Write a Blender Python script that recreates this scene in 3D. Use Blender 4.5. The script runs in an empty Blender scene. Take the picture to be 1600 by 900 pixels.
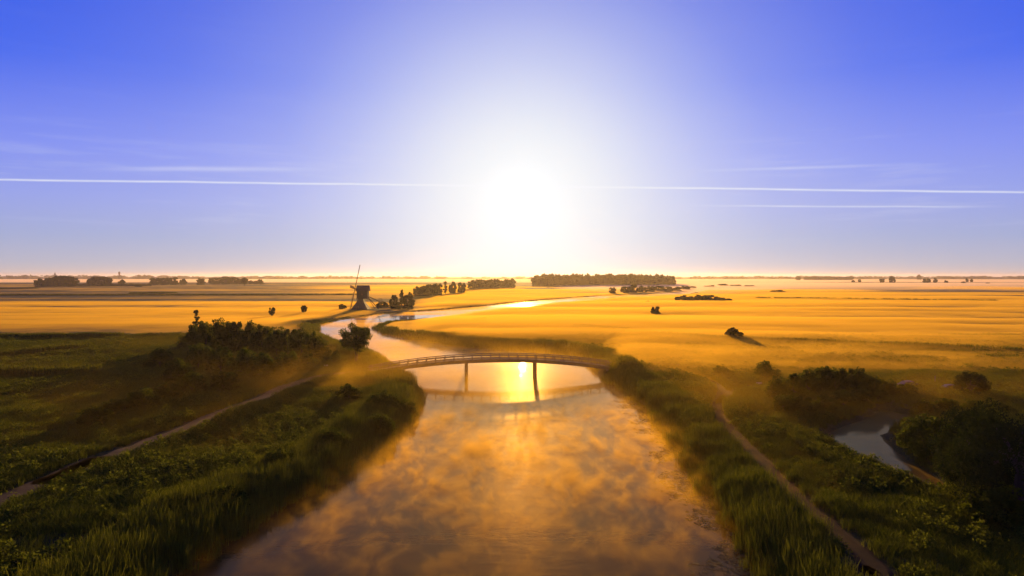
import bpy, math, random
import numpy as np
from mathutils import Vector

random.seed(7)
RNG = np.random.default_rng(11)
S = bpy.context.scene
COL = S.collection

# ------------------------------------------------------------------ camera, light, sky, exposure
CAM_H, FPX, HORIZON = 22.0, 1066.0, 431.0
PITCH = math.atan((450 - HORIZON) / FPX)
cam_data = bpy.data.cameras.new('camera')
cam_data.sensor_width = 36.0
cam_data.lens = 36.0 * FPX / 1600.0
cam_data.clip_start = 0.5
cam_data.clip_end = 200000.0
cam = bpy.data.objects.new('camera', cam_data)
cam.location = (0, 0, CAM_H)
cam.rotation_euler = (math.pi / 2 - PITCH, 0, 0)
COL.objects.link(cam)
S.camera = cam

SUN_EL, SUN_AZ = math.radians(6.0), math.radians(0.9)       # azimuth to the right of +Y
SUN_DIR = Vector((math.sin(SUN_AZ) * math.cos(SUN_EL), math.cos(SUN_AZ) * math.cos(SUN_EL), math.sin(SUN_EL)))
sun_data = bpy.data.lights.new('sun', 'SUN')
sun_data.energy = 5.0
sun_data.angle = math.radians(0.5)
sun_data.color = (1.0, 0.56, 0.14)
sun = bpy.data.objects.new('sun', sun_data)
sun.rotation_euler = SUN_DIR.to_track_quat('Z', 'Y').to_euler()
COL.objects.link(sun)

S.view_settings.view_transform = 'Standard'
S.view_settings.look = 'None'
S.view_settings.exposure = 0.0
S.view_settings.gamma = 1.0
S.render.engine = 'CYCLES'
S.cycles.max_bounces = 6
S.cycles.diffuse_bounces = 2
S.cycles.glossy_bounces = 2
S.cycles.transmission_bounces = 3
S.cycles.volume_bounces = 1
S.cycles.transparent_max_bounces = 12
S.cycles.use_denoising = True
S.cycles.use_adaptive_sampling = True
S.cycles.adaptive_threshold = 0.02
S.cycles.sample_clamp_indirect = 6.0


def lin(r, g, b):
    f = lambda c: (c / 255 / 12.92) if c / 255 <= 0.04045 else ((c / 255 + 0.055) / 1.055) ** 2.4
    return (f(r), f(g), f(b), 1.0)


class NT:
    """small helper to wire shader nodes"""
    def __init__(self, tree):
        self.t = tree
        tree.nodes.clear()

    def n(self, typ, **kw):
        nd = self.t.nodes.new(typ)
        for k, v in kw.items():
            setattr(nd, k, v)
        return nd

    def l(self, a, b):
        self.t.links.new(a, b)

    def put(self, sock, v):
        if isinstance(v, bpy.types.NodeSocket):
            self.l(v, sock)
        else:
            sock.default_value = v

    def math(self, op, a, b=0.0, c=0.0):
        nd = self.n('ShaderNodeMath', operation=op)
        self.put(nd.inputs[0], a); self.put(nd.inputs[1], b); self.put(nd.inputs[2], c)
        return nd.outputs[0]

    def mix(self, f, a, b, blend='MIX'):
        nd = self.n('ShaderNodeMix', data_type='RGBA', blend_type=blend)
        self.put(nd.inputs[0], f); self.put(nd.inputs[6], a); self.put(nd.inputs[7], b)
        return nd.outputs[2]

    def ramp(self, fac, stops, interp='LINEAR'):
        nd = self.n('ShaderNodeValToRGB')
        cr = nd.color_ramp
        cr.interpolation = interp
        while len(cr.elements) < len(stops):
            cr.elements.new(0.5)
        for e, (p, c) in zip(cr.elements, stops):
            e.position = p
            e.color = c if len(c) == 4 else (*c, 1)
        self.put(nd.inputs[0], fac)
        return nd.outputs[0]

    def noise(self, vec, scale, detail=3.0, rough=0.55):
        nd = self.n('ShaderNodeTexNoise')
        if vec is not None:
            self.l(vec, nd.inputs['Vector'])
        nd.inputs['Scale'].default_value = scale
        nd.inputs['Detail'].default_value = detail
        nd.inputs['Roughness'].default_value = rough
        return nd.outputs['Fac']

    def mapping(self, vec, loc=(0, 0, 0), rot=(0, 0, 0), scale=(1, 1, 1)):
        nd = self.n('ShaderNodeMapping')
        self.l(vec, nd.inputs[0])
        nd.inputs[1].default_value = loc; nd.inputs[2].default_value = rot; nd.inputs[3].default_value = scale
        return nd.outputs[0]


world = bpy.data.worlds.new('World')
S.world = world
world.use_nodes = True
w = NT(world.node_tree)
tc = w.n('ShaderNodeTexCoord')
nrm = w.n('ShaderNodeVectorMath', operation='NORMALIZE')
w.l(tc.outputs['Generated'], nrm.inputs[0])
sep = w.n('ShaderNodeSeparateXYZ'); w.l(nrm.outputs[0], sep.inputs[0])
dot = w.n('ShaderNodeVectorMath', operation='DOT_PRODUCT')
w.l(nrm.outputs[0], dot.inputs[0]); dot.inputs[1].default_value = SUN_DIR
ang = w.math('DIVIDE', w.math('ARCCOSINE', w.math('MINIMUM', dot.outputs['Value'], 1.0)), math.pi)   # 0..1 over 180 degrees
el = w.math('MAXIMUM', sep.outputs['Z'], 0.0)
base = w.ramp(el, [(0.0, lin(200, 186, 186)), (0.018, lin(182, 182, 202)), (0.05, lin(163, 173, 215)), (0.10, lin(150, 163, 236)),
                   (0.16, lin(128, 145, 244)), (0.26, lin(66, 104, 240)), (0.40, lin(26, 78, 228)), (1.0, lin(34, 66, 190))])
# the half of the sky away from the sunrise is dimmer
back = w.ramp(ang, [(0.0, (1, 1, 1)), (0.28, (1, 1, 1)), (0.75, (0.45, 0.43, 0.45)), (1.0, (0.45, 0.43, 0.45))])
base = w.mix(1.0, base, back, 'MULTIPLY')
d2 = lambda d: d / 180.0
glow = w.ramp(ang, [(0.0, (1, 1, 1)), (d2(3), (1.0,) * 3), (d2(5.5), (0.96,) * 3), (d2(8), (0.84,) * 3), (d2(11), (0.66,) * 3), (d2(15), (0.43,) * 3), (d2(20), (0.23,) * 3),
                    (d2(28), (0.09,) * 3), (d2(40), (0, 0, 0))], 'B_SPLINE')
sky = w.mix(glow, base, lin(239, 243, 248))
# thin high cirrus, stretched along the horizon
# two contrails: thin bright lines given by their bearing and their height over the horizon
ysafe = w.math('MAXIMUM', sep.outputs['Y'], 0.02)
bear = w.math('DIVIDE', sep.outputs['X'], ysafe)
hgt_ = w.math('DIVIDE', sep.outputs['Z'], ysafe)
front = w.math('GREATER_THAN', sep.outputs['Y'], 0.03)
bvec = w.n('ShaderNodeCombineXYZ'); w.l(bear, bvec.inputs[0])
wig = w.math('MULTIPLY', w.math('SUBTRACT', w.noise(bvec.outputs[0], 5.0, 3), 0.5), 0.003)
patchy = w.noise(bvec.outputs[0], 14.0, 4)


def trail(sky_, h0, slope, width, strength, b0, b1, soft):
    line = w.math('ADD', w.math('MULTIPLY', bear, slope), w.math('ADD', wig, h0))
    v = w.math('DIVIDE', w.math('SUBTRACT', hgt_, line), width)
    m_ = w.math('POWER', 2.718, w.math('MULTIPLY', w.math('MULTIPLY', v, v), -1.0))
    e0 = w.n('ShaderNodeMapRange'); e0.interpolation_type = 'SMOOTHSTEP'
    w.l(bear, e0.inputs[0]); e0.inputs[1].default_value = b0; e0.inputs[2].default_value = b0 + soft
    e1 = w.n('ShaderNodeMapRange'); e1.interpolation_type = 'SMOOTHSTEP'
    w.l(bear, e1.inputs[0]); e1.inputs[1].default_value = b1; e1.inputs[2].default_value = b1 - soft
    m_ = w.math('MULTIPLY', w.math('MULTIPLY', m_, front), w.math('MULTIPLY', e0.outputs[0], e1.outputs[0]))
    m_ = w.math('MULTIPLY', w.math('MULTIPLY', m_, strength), w.math('ADD', 0.55, patchy))
    return w.mix(m_, sky_, lin(240, 243, 252))


sky = trail(sky, 0.1312, -0.0123, 0.0014, 0.62, -2.2, 2.0, 0.4)
sky = trail(sky, 0.1030, -0.0030, 0.0013, 0.40, 0.22, 0.75, 0.2)
sky = trail(sky, 0.1560, 0.0000, 0.0035, 0.28, -0.66, -0.22, 0.2)
sky = trail(sky, 0.1440, 0.0330, 0.0022, 0.25, 0.22, 0.62, 0.2)
cir = w.mapping(nrm.outputs[0], scale=(3.0, 3.0, 40.0))
cn = w.noise(cir, 1.6, 5.0, 0.62)
cmask = w.ramp(cn, [(0.55, (0, 0, 0)), (0.80, (1, 1, 1))])
cel = w.ramp(el, [(0.03, (0, 0, 0)), (0.07, (1, 1, 1)), (0.15, (1, 1, 1)), (0.20, (0.15, 0.15, 0.15)), (0.4, (0.05, 0.05, 0.05))])
sky = w.mix(w.math('MULTIPLY', w.math('MULTIPLY', cmask, cel), 0.22), sky, lin(225, 228, 245))
# the blinding core around the sun
deg = w.math('MULTIPLY', ang, 180.0)
core = w.math('MULTIPLY', w.math('POWER', 2.718, w.math('DIVIDE', deg, -2.2)), 0.34)
nd = w.n('ShaderNodeCombineColor'); [w.l(core, nd.inputs[i]) for i in range(3)]
corec = w.mix(1.0, nd.outputs[0], (1.0, 0.97, 0.90, 1), 'MULTIPLY')
sky = w.mix(1.0, sky, corec, 'ADD')
nish = w.n('ShaderNodeTexSky', sky_type='NISHITA')
nish.sun_disc = False
nish.sun_elevation = SUN_EL
nish.sun_rotation = SUN_AZ
bg1 = w.n('ShaderNodeBackground'); w.l(nish.outputs[0], bg1.inputs[0]); bg1.inputs[1].default_value = 0.05
bg2 = w.n('ShaderNodeBackground'); w.l(sky, bg2.inputs[0]); bg2.inputs[1].default_value = 1.0
mixs = w.n('ShaderNodeMixShader'); mixs.inputs[0].default_value = 0.97
w.l(bg1.outputs[0], mixs.inputs[1]); w.l(bg2.outputs[0], mixs.inputs[2])
wo = w.n('ShaderNodeOutputWorld'); w.l(mixs.outputs[0], wo.inputs[0])

# ------------------------------------------------------------------ helpers


def ground_at(px, py, z=1.2):
    """the point of the level z that lies in the direction of a photograph pixel"""
    dx, dy, dz = (px - 800) / FPX, 1.0, (450 - py) / FPX
    c, s = math.cos(PITCH), math.sin(PITCH)
    y, zz = dy * c + dz * s, dz * c - dy * s
    t = (z - CAM_H) / zz
    return np.array([dx * t, y * t])


def hash2(ix, iy, seed):
    h = (ix.astype(np.int64) * 374761393 + iy.astype(np.int64) * 668265263 + seed * 974634877) & 0xFFFFFFFF
    h = ((h ^ (h >> 13)) * 1274126177) & 0xFFFFFFFF
    return ((h ^ (h >> 16)) & 0xFFFFFF) / float(0xFFFFFF)


def vnoise(x, y, seed=0):
    ix, iy = np.floor(x), np.floor(y)
    fx, fy = x - ix, y - iy
    fx = fx * fx * fx * (fx * (fx * 6 - 15) + 10); fy = fy * fy * fy * (fy * (fy * 6 - 15) + 10)
    a, b = hash2(ix, iy, seed), hash2(ix + 1, iy, seed)
    c, d = hash2(ix, iy + 1, seed), hash2(ix + 1, iy + 1, seed)
    return (a * (1 - fx) + b * fx) * (1 - fy) + (c * (1 - fx) + d * fx) * fy


def fbm(x, y, seed=0, octaves=4, gain=0.5):
    x, y = np.asarray(x, float), np.asarray(y, float)
    s, amp, tot = 0.0, 1.0, 0.0
    for o in range(octaves):
        s = s + amp * vnoise(x, y, seed + o * 17)
        tot += amp
        amp *= gain
        x, y = x * 2.03 + 11.3, y * 2.03 + 7.1
    return s / tot


def sstep(a, b, x):
    t = np.clip((x - a) / (b - a), 0, 1)
    return t * t * (3 - 2 * t)


def seg_dist(P, A, B):
    d = B - A
    t = np.clip(((P - A) @ d) / max(d @ d, 1e-9), 0, 1)
    q = A + t[:, None] * d
    return np.hypot(P[:, 0] - q[:, 0], P[:, 1] - q[:, 1])


def poly_sd(P, poly):
    """signed distance, negative inside"""
    n = len(poly)
    best = np.full(len(P), 1e9)
    inside = np.zeros(len(P), bool)
    for i in range(n):
        A, B = poly[i], poly[(i + 1) % n]
        best = np.minimum(best, seg_dist(P, A, B))
        cond = ((A[1] > P[:, 1]) != (B[1] > P[:, 1]))
        xs = (B[0] - A[0]) * (P[:, 1] - A[1]) / (B[1] - A[1] + 1e-12) + A[0]
        inside ^= cond & (P[:, 0] < xs)
    return np.where(inside, -best, best)


def line_dist(P, line):
    best = np.full(len(P), 1e9)
    for A, B in zip(line[:-1], line[1:]):
        best = np.minimum(best, seg_dist(P, A, B))
    return best


def smooth_line(pts, n=4):
    pts = [np.array(p, float) for p in pts]
    out = []
    for i in range(len(pts) - 1):
        p0, p1, p2, p3 = pts[max(i - 1, 0)], pts[i], pts[i + 1], pts[min(i + 2, len(pts) - 1)]
        for k in range(n):
            t = k / n
            out.append(0.5 * ((2 * p1) + (-p0 + p2) * t + (2 * p0 - 5 * p1 + 4 * p2 - p3) * t * t + (-p0 + 3 * p1 - 3 * p2 + p3) * t ** 3))
    out.append(pts[-1])
    return out


# ------------------------------------------------------------------ the plan of the place (water outlines, paths)
LEFT = [(278, 900), (335, 858), (390, 815), (455, 790), (500, 765), (520, 748), (560, 722), (600, 692), (640, 655), (655, 630), (650, 612), (640, 596),
        (622, 580), (600, 568), (575, 556), (540, 545), (505, 532), (488, 520), (490, 508), (530, 499), (600, 490), (700, 483.5), (780, 475.5), (860, 468),
        (930, 462.8), (960, 461.3), (1010, 459.5), (1062, 456.5), (1082, 452.5), (1090, 447.5), (1100, 444.5)]
RIGHT = [(1125, 444.8), (1108, 447.5), (1105, 453), (1078, 459.5), (1020, 463.5), (965, 466.5), (935, 469), (860, 476.5), (780, 486), (700, 495.5),
         (640, 501), (605, 506.5), (592, 513), (610, 522), (660, 532), (720, 541), (800, 547), (870, 552), (915, 562), (932, 575), (940, 588),
         (962, 603), (990, 622), (1012, 640), (1032, 660), (1062, 702), (1100, 760), (1155, 840), (1185, 900)]
RIVER = [np.array([-30., -300.])] + [ground_at(a, b, 0.0) for a, b in LEFT] + [ground_at(a, b, 0.0) for a, b in RIGHT] + [np.array([15., -300.])]
POND = [ground_at(a, b, 0.0) for a, b in [(1285, 682), (1325, 668), (1352, 657), (1368, 645), (1395, 643), (1437, 655), (1402, 663), (1378, 680), (1388, 700),
                                          (1412, 724), (1442, 740), (1478, 764), (1462, 771), (1428, 757), (1386, 739), (1336, 713)]]
LAKE = [ground_at(a, b, 0.0) for a, b in [(1110, 450.5), (1148, 450), (1150, 453), (1118, 453.5)]]
PATH_L = smooth_line([np.array([-45., -150.])] + [ground_at(a, b) for a, b in [(0, 783), (60, 757), (120, 731), (200, 702), (270, 676), (340, 647),
                      (400, 625), (450, 603), (500, 588), (550, 582), (598, 579)]])
PATH_R = smooth_line([np.array([40., -60.])] + [ground_at(a, b) for a, b in [(1480, 985), (1385, 900), (1300, 822), (1240, 772), (1182, 712), (1142, 672), (1122, 645),
                      (1128, 622), (1158, 608), (1200, 600), (1260, 597)]])
PATH_B = smooth_line([ground_at(a, b) for a, b in [(938, 574), (985, 573), (1040, 577), (1090, 588), (1124, 604), (1124, 630)]])


def sd_water(P):
    return np.minimum(np.minimum(poly_sd(P, RIVER), poly_sd(P, POND)), poly_sd(P, LAKE))


def low_bank(y, sd):
    """the banks of the far reach lie lower"""
    return 0.75 * sstep(290, 350, y) * (1 - sstep(25, 110, sd))


def land_z(P, sd=None):
    if sd is None:
        sd = sd_water(P)
    x, y = P[:, 0], P[:, 1]
    wob = (vnoise(x / 2.3, y / 2.3, 5) - 0.5) * 1.6 + (vnoise(x / 7.0, y / 7.0, 6) - 0.5) * 2.0
    k = np.clip(y / 300.0, 0.6, 1.5)
    h = -1.4 + (2.5 - low_bank(y, sd)) * sstep(-2.4, 2.8, (sd + wob * k))
    pd = np.minimum(np.minimum(line_dist(P, PATH_L), line_dist(P, PATH_R)), line_dist(P, PATH_B))
    bump = (vnoise(x / 17.0, y / 17.0, 3) - 0.5) * 0.5 + (vnoise(x / 5.0, y / 5.0, 4) - 0.5) * 0.28
    h = h + bump * sstep(1.0, 5.0, sd) * sstep(1.6, 4.5, pd) * (1.0 - 0.85 * sstep(350, 650, y))
    # the raised yard of the mill and the banks at both ends of the bridge
    m = MILL_XY
    h = h + 1.2 * (1 - sstep(6, 30, np.hypot(x - m[0], y - m[1])))
    h = h + 0.15 * (1 - sstep(2, 9, np.hypot(x - BR_L[0] + 2, y - BR_L[1]))) * sstep(-1, 1.5, sd)
    h = h + 1.1 * (1 - sstep(3, 12, np.hypot(x - BR_R[0] - 3, y - BR_R[1]))) * sstep(-1, 1.5, sd)
    return h


MILL_XY = ground_at(564, 481.5, 2.3)
BR_L = np.array([-27.3, 146.0])
BR_R = np.array([19.6, 149.5])


def hz(x, y):
    return float(land_z(np.array([[x, y]], float))[0])


def tag(o, label=None, cat=None, group=None, kind=None):
    if label: o['label'] = label
    if cat: o['category'] = cat
    if group: o['group'] = group
    if kind: o['kind'] = kind
    return o


def np_mesh(name, verts, faces, mat=None, smooth=False, attr=None):
    """mesh from arrays; faces is (n,3) or (n,4)"""
    verts = np.asarray(verts, np.float32); faces = np.asarray(faces, np.int32)
    me = bpy.data.meshes.new(name)
    k = faces.shape[1]
    me.vertices.add(len(verts)); me.vertices.foreach_set('co', verts.ravel())
    me.loops.add(faces.size); me.loops.foreach_set('vertex_index', faces.ravel())
    me.polygons.add(len(faces))
    me.polygons.foreach_set('loop_start', np.arange(0, faces.size, k, dtype=np.int32))
    if smooth:
        me.polygons.foreach_set('use_smooth', np.ones(len(faces), bool))
    if attr is not None:
        for nm, vals in attr.items():
            a = me.attributes.new(nm, 'FLOAT', 'POINT')
            a.data.foreach_set('value', np.asarray(vals, np.float32))
    me.update(calc_edges=True)
    if mat: me.materials.append(mat)
    return me


def link(name, me, parent=None, loc=None):
    o = bpy.data.objects.new(name, me)
    COL.objects.link(o)
    if parent is not None: o.parent = parent
    if loc is not None: o.location = loc
    return o


def empty(name, loc=(0, 0, 0), rz=0.0):
    o = bpy.data.objects.new(name, None)
    o.empty_display_size = 0.3
    COL.objects.link(o)
    o.location = loc
    o.rotation_euler = (0, 0, rz)
    return o


def copy_tree(o, parent=None):
    c = o.copy(); COL.objects.link(c)
    if parent is not None: c.parent = parent
    for ch in list(o.children):
        copy_tree(ch, c)
    return c


def grid_faces(nr, nc):
    i = np.arange(nr - 1)[:, None] * nc + np.arange(nc - 1)[None, :]
    i = i.ravel()
    return np.stack([i, i + 1, i + nc + 1, i + nc], 1)


class MB:
    """collects simple solids into one mesh"""
    def __init__(self):
        self.v, self.f = [], []

    def box(self, c, s, R=None):
        b = len(self.v)
        for dx in (-.5, .5):
            for dy in (-.5, .5):
                for dz in (-.5, .5):
                    p = Vector((dx * s[0], dy * s[1], dz * s[2]))
                    if R is not None: p = R @ p
                    self.v.append(tuple(p + Vector(c)))
        for q in ((0, 1, 3, 2), (4, 6, 7, 5), (0, 4, 5, 1), (2, 3, 7, 6), (0, 2, 6, 4), (1, 5, 7, 3)):
            self.f.append(tuple(b + i for i in q))
        return self

    def bar(self, p, q, w, h, up=(0, 0, 1)):
        p, q = Vector(p), Vector(q)
        d = (q - p); L = d.length; d.normalize()
        side = d.cross(Vector(up))
        if side.length < 1e-4: side = d.cross(Vector((0, 1, 0)))
        side.normalize(); u = side.cross(d)
        b = len(self.v)
        for e in (p, q):
            for a, c in ((-1, -1), (1, -1), (1, 1), (-1, 1)):
                self.v.append(tuple(e + side * (a * w / 2) + u * (c * h / 2)))
        self.f += [(b, b + 1, b + 2, b + 3), (b + 7, b + 6, b + 5, b + 4)]
        for i in range(4):
            j = (i + 1) % 4
            self.f.append((b + i, b + 4 + i, b + 4 + j, b + j))
        return self

    def tube(self, pts, rad, n=7):
        b = len(self.v)
        for k, p in enumerate(pts):
            p = Vector(p)
            d = Vector(pts[min(k + 1, len(pts) - 1)]) - Vector(pts[max(k - 1, 0)])
            d.normalize()
            a = d.cross(Vector((0.31, 0.87, 0.1)));
            if a.length < 1e-3: a = d.cross(Vector((1, 0, 0)))
            a.normalize(); c = d.cross(a)
            r = rad[k] if hasattr(rad, '__len__') else rad
            for i in range(n):
                t = 2 * math.pi * i / n
                self.v.append(tuple(p + a * (r * math.cos(t)) + c * (r * math.sin(t))))
        for k in range(len(pts) - 1):
            for i in range(n):
                j = (i + 1) % n
                self.f.append((b + k * n + i, b + k * n + j, b + (k + 1) * n + j, b + (k + 1) * n + i))
        self.f.append(tuple(b + i for i in reversed(range(n))))
        self.f.append(tuple(b + (len(pts) - 1) * n + i for i in range(n)))
        return self

    def loft(self, rings, cap=True):
        b = len(self.v); n = len(rings[0])
        for r in rings:
            self.v += [tuple(p) for p in r]
        for k in range(len(rings) - 1):
            for i in range(n):
                j = (i + 1) % n
                self.f.append((b + k * n + i, b + k * n + j, b + (k + 1) * n + j, b + (k + 1) * n + i))
        if cap:
            self.f.append(tuple(b + i for i in reversed(range(n))))
            self.f.append(tuple(b + (len(rings) - 1) * n + i for i in range(n)))
        return self

    def mesh(self, name, mat):
        me = bpy.data.meshes.new(name)
        me.from_pydata(self.v, [], self.f)
        me.update()
        me.materials.append(mat)
        return me

    def build(self, name, mat, parent=None, loc=None):
        return link(name, self.mesh(name, mat), parent, loc)


# ------------------------------------------------------------------ materials
def new_mat(name):
    m = bpy.data.materials.new(name)
    m.use_nodes = True
    return m, NT(m.node_tree)


def mat_ground():
    m, t = new_mat('grassland')
    g = t.n('ShaderNodeNewGeometry')
    pos = g.outputs['Position']
    big = t.noise(t.mapping(pos, scale=(0.004, 0.012, 0)), 1.0, 4)
    med = t.noise(t.mapping(pos, scale=(0.08, 0.08, 0)), 1.0, 5)
    fine = t.noise(t.mapping(pos, scale=(1.6, 1.6, 0)), 1.0, 5, 0.7)
    rows = t.noise(t.mapping(pos, scale=(0.0008, 0.06, 0)), 1.0, 4, 0.7)
    c1 = t.mix(t.ramp(big, [(0.35, (0, 0, 0)), (0.65, (1, 1, 1))]), (0.070, 0.074, 0.007, 1), (0.13, 0.105, 0.010, 1))
    c1 = t.mix(t.ramp(rows, [(0.42, (0, 0, 0)), (0.62, (1, 1, 1))]), c1, (0.15, 0.115, 0.010, 1))
    c2 = t.mix(t.ramp(med, [(0.35, (0, 0, 0)), (0.7, (1, 1, 1))]), (0.036, 0.044, 0.006, 1), c1)
    c3 = t.mix(t.ramp(fine, [(0.35, (0, 0, 0)), (0.65, (1, 1, 1))]), (0.026, 0.032, 0.006, 1), c2)
    b = t.n('ShaderNodeBsdfPrincipled')
    t.l(c3, b.inputs['Base Color']); b.inputs['Roughness'].default_value = 0.95
    b.inputs['Specular IOR Level'].default_value = 0.1
    bp = t.n('ShaderNodeBump'); bp.inputs['Strength'].default_value = 0.8; bp.inputs['Distance'].default_value = 0.25
    t.l(fine, bp.inputs['Height']); t.l(bp.outputs[0], b.inputs['Normal'])
    o = t.n('ShaderNodeOutputMaterial'); t.l(b.outputs[0], o.inputs[0])
    return m


def mat_simple(name, c1, c2, scale=6.0, rough=0.8, metal=0.0, stretch=(1, 1, 1), bump=0.0, coat=0.0, spec=0.4):
    m, t = new_mat(name)
    tcn = t.n('ShaderNodeTexCoord')
    n = t.noise(t.mapping(tcn.outputs['Object'], scale=stretch), scale, 5, 0.6)
    c = t.mix(t.ramp(n, [(0.35, (0, 0, 0)), (0.68, (1, 1, 1))]), (*c1, 1), (*c2, 1))
    b = t.n('ShaderNodeBsdfPrincipled')
    t.l(c, b.inputs['Base Color']); b.inputs['Roughness'].default_value = rough; b.inputs['Metallic'].default_value = metal
    b.inputs['Coat Weight'].default_value = coat; b.inputs['Specular IOR Level'].default_value = spec
    if bump:
        bp = t.n('ShaderNodeBump'); bp.inputs['Strength'].default_value = bump; bp.inputs['Distance'].default_value = 0.05
        t.l(n, bp.inputs['Height']); t.l(bp.outputs[0], b.inputs['Normal'])
    o = t.n('ShaderNodeOutputMaterial'); t.l(b.outputs[0], o.inputs[0])
    return m


def mat_leaf(name, c1, c2, trans=0.45):
    """leaves: diffuse plus light passing through; the tone varies from clump to clump"""
    m, t = new_mat(name)
    a = t.n('ShaderNodeAttribute', attribute_name='tone')
    oi = t.n('ShaderNodeObjectInfo')
    f = t.math('ADD', t.math('MULTIPLY', a.outputs['Fac'], 0.75), t.math('MULTIPLY', oi.outputs['Random'], 0.25))
    c = t.mix(f, (*c1, 1), (*c2, 1))
    d = t.n('ShaderNodeBsdfDiffuse'); t.l(c, d.inputs[0])
    tr = t.n('ShaderNodeBsdfTranslucent')
    ct = t.mix(1.0, c, (1.0, 0.95, 0.45, 1), 'MULTIPLY')
    t.l(ct, tr.inputs[0])
    mx = t.n('ShaderNodeMixShader'); mx.inputs[0].default_value = trans
    t.l(d.outputs[0], mx.inputs[1]); t.l(tr.outputs[0], mx.inputs[2])
    o = t.n('ShaderNodeOutputMaterial'); t.l(mx.outputs[0], o.inputs[0])
    return m


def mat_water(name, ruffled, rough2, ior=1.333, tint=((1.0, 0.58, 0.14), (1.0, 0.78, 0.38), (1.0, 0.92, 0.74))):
    m, t = new_mat(name)
    g = t.n('ShaderNodeNewGeometry')
    pos = g.outputs['Position']
    n1 = t.noise(t.mapping(pos, scale=(0.35, 0.9, 0)), 1.0, 3)
    n2 = t.noise(t.mapping(pos, scale=(2.0, 3.0, 0)), 1.0, 2)
    h = t.math('ADD', n1, t.math('MULTIPLY', n2, 0.25))
    bp = t.n('ShaderNodeBump'); bp.inputs['Strength'].default_value = 0.10; bp.inputs['Distance'].default_value = 0.12
    t.l(h, bp.inputs['Height'])
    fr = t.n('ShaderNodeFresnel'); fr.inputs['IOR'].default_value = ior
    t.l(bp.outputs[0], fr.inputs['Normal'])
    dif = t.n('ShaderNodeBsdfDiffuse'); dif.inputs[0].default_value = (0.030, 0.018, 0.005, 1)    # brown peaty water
    # warm light put into the mirror colour at steep angles, against the sky's blue
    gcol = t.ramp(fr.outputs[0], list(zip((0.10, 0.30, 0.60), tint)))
    glos = []
    for rough in (0.03, rough2):                       # still water, and the patches ruffled by ripples
        g_ = t.n('ShaderNodeBsdfGlossy')
        t.l(gcol, g_.inputs['Color'])
        g_.inputs['Roughness'].default_value = rough
        t.l(bp.outputs[0], g_.inputs['Normal'])
        glos.append(g_)
    mg = t.n('ShaderNodeMixShader'); mg.inputs[0].default_value = ruffled
    t.l(glos[0].outputs[0], mg.inputs[1]); t.l(glos[1].outputs[0], mg.inputs[2])
    mx = t.n('ShaderNodeMixShader'); t.l(fr.outputs[0], mx.inputs[0])
    t.l(dif.outputs[0], mx.inputs[1]); t.l(mg.outputs[0], mx.inputs[2])
    o = t.n('ShaderNodeOutputMaterial'); t.l(mx.outputs[0], o.inputs[0])
    return m


def mat_volume(name, color, density, aniso):
    m, t = new_mat(name)
    v = t.n('ShaderNodeVolumePrincipled')
    v.inputs['Color'].default_value = (*color, 1)
    v.inputs['Density'].default_value = density
    v.inputs['Anisotropy'].default_value = aniso
    v.inputs['Density Attribute'].default_value = ''
    o = t.n('ShaderNodeOutputMaterial'); t.l(v.outputs[0], o.inputs['Volume'])
    return m


M_GROUND = mat_ground()
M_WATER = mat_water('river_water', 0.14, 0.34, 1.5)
M_POND = mat_water('pond_water', 0.25, 0.34, 2.3, ((1.0, 0.72, 0.22),) * 3)  # raised index and even warm tint brighten the reflection and cut its blue
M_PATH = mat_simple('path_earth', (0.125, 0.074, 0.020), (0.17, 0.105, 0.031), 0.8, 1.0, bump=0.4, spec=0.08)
M_PATH_DARK = mat_simple('path_dark_earth', (0.024, 0.013, 0.005), (0.040, 0.023, 0.009), 0.8, 1.0, bump=0.4, spec=0.08)  # darker earth tone for the right path and the bridge path
M_BARK = mat_simple('bark', (0.035, 0.025, 0.016), (0.075, 0.055, 0.035), 9, 0.95, stretch=(3, 3, 0.6))
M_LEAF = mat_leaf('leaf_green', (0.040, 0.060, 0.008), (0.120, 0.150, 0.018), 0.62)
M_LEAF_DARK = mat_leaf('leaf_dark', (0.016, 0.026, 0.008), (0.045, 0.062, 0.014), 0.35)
M_REED = mat_leaf('reed', (0.048, 0.064, 0.008), (0.165, 0.185, 0.024), 0.62)
M_GRASS = mat_leaf('grass_blades', (0.046, 0.068, 0.008), (0.160, 0.190, 0.024), 0.62)
M_WOOD = mat_simple('weathered_wood', (0.10, 0.065, 0.04), (0.18, 0.12, 0.075), 5, 0.8, stretch=(0.4, 4, 4), bump=0.3)
M_TAR = mat_simple('tarred_boards', (0.018, 0.017, 0.014), (0.045, 0.042, 0.034), 3, 0.75, stretch=(4, 4, 0.3), bump=0.3)
M_THATCH = mat_simple('roof_shingles', (0.03, 0.026, 0.02), (0.06, 0.05, 0.04), 6, 0.9, bump=0.4)
M_SAIL = mat_simple('sail_timber', (0.07, 0.04, 0.025), (0.13, 0.08, 0.05), 4, 0.8)
M_BRICK = mat_simple('dark_brick', (0.10, 0.06, 0.045), (0.16, 0.10, 0.075), 3, 0.9)

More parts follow.
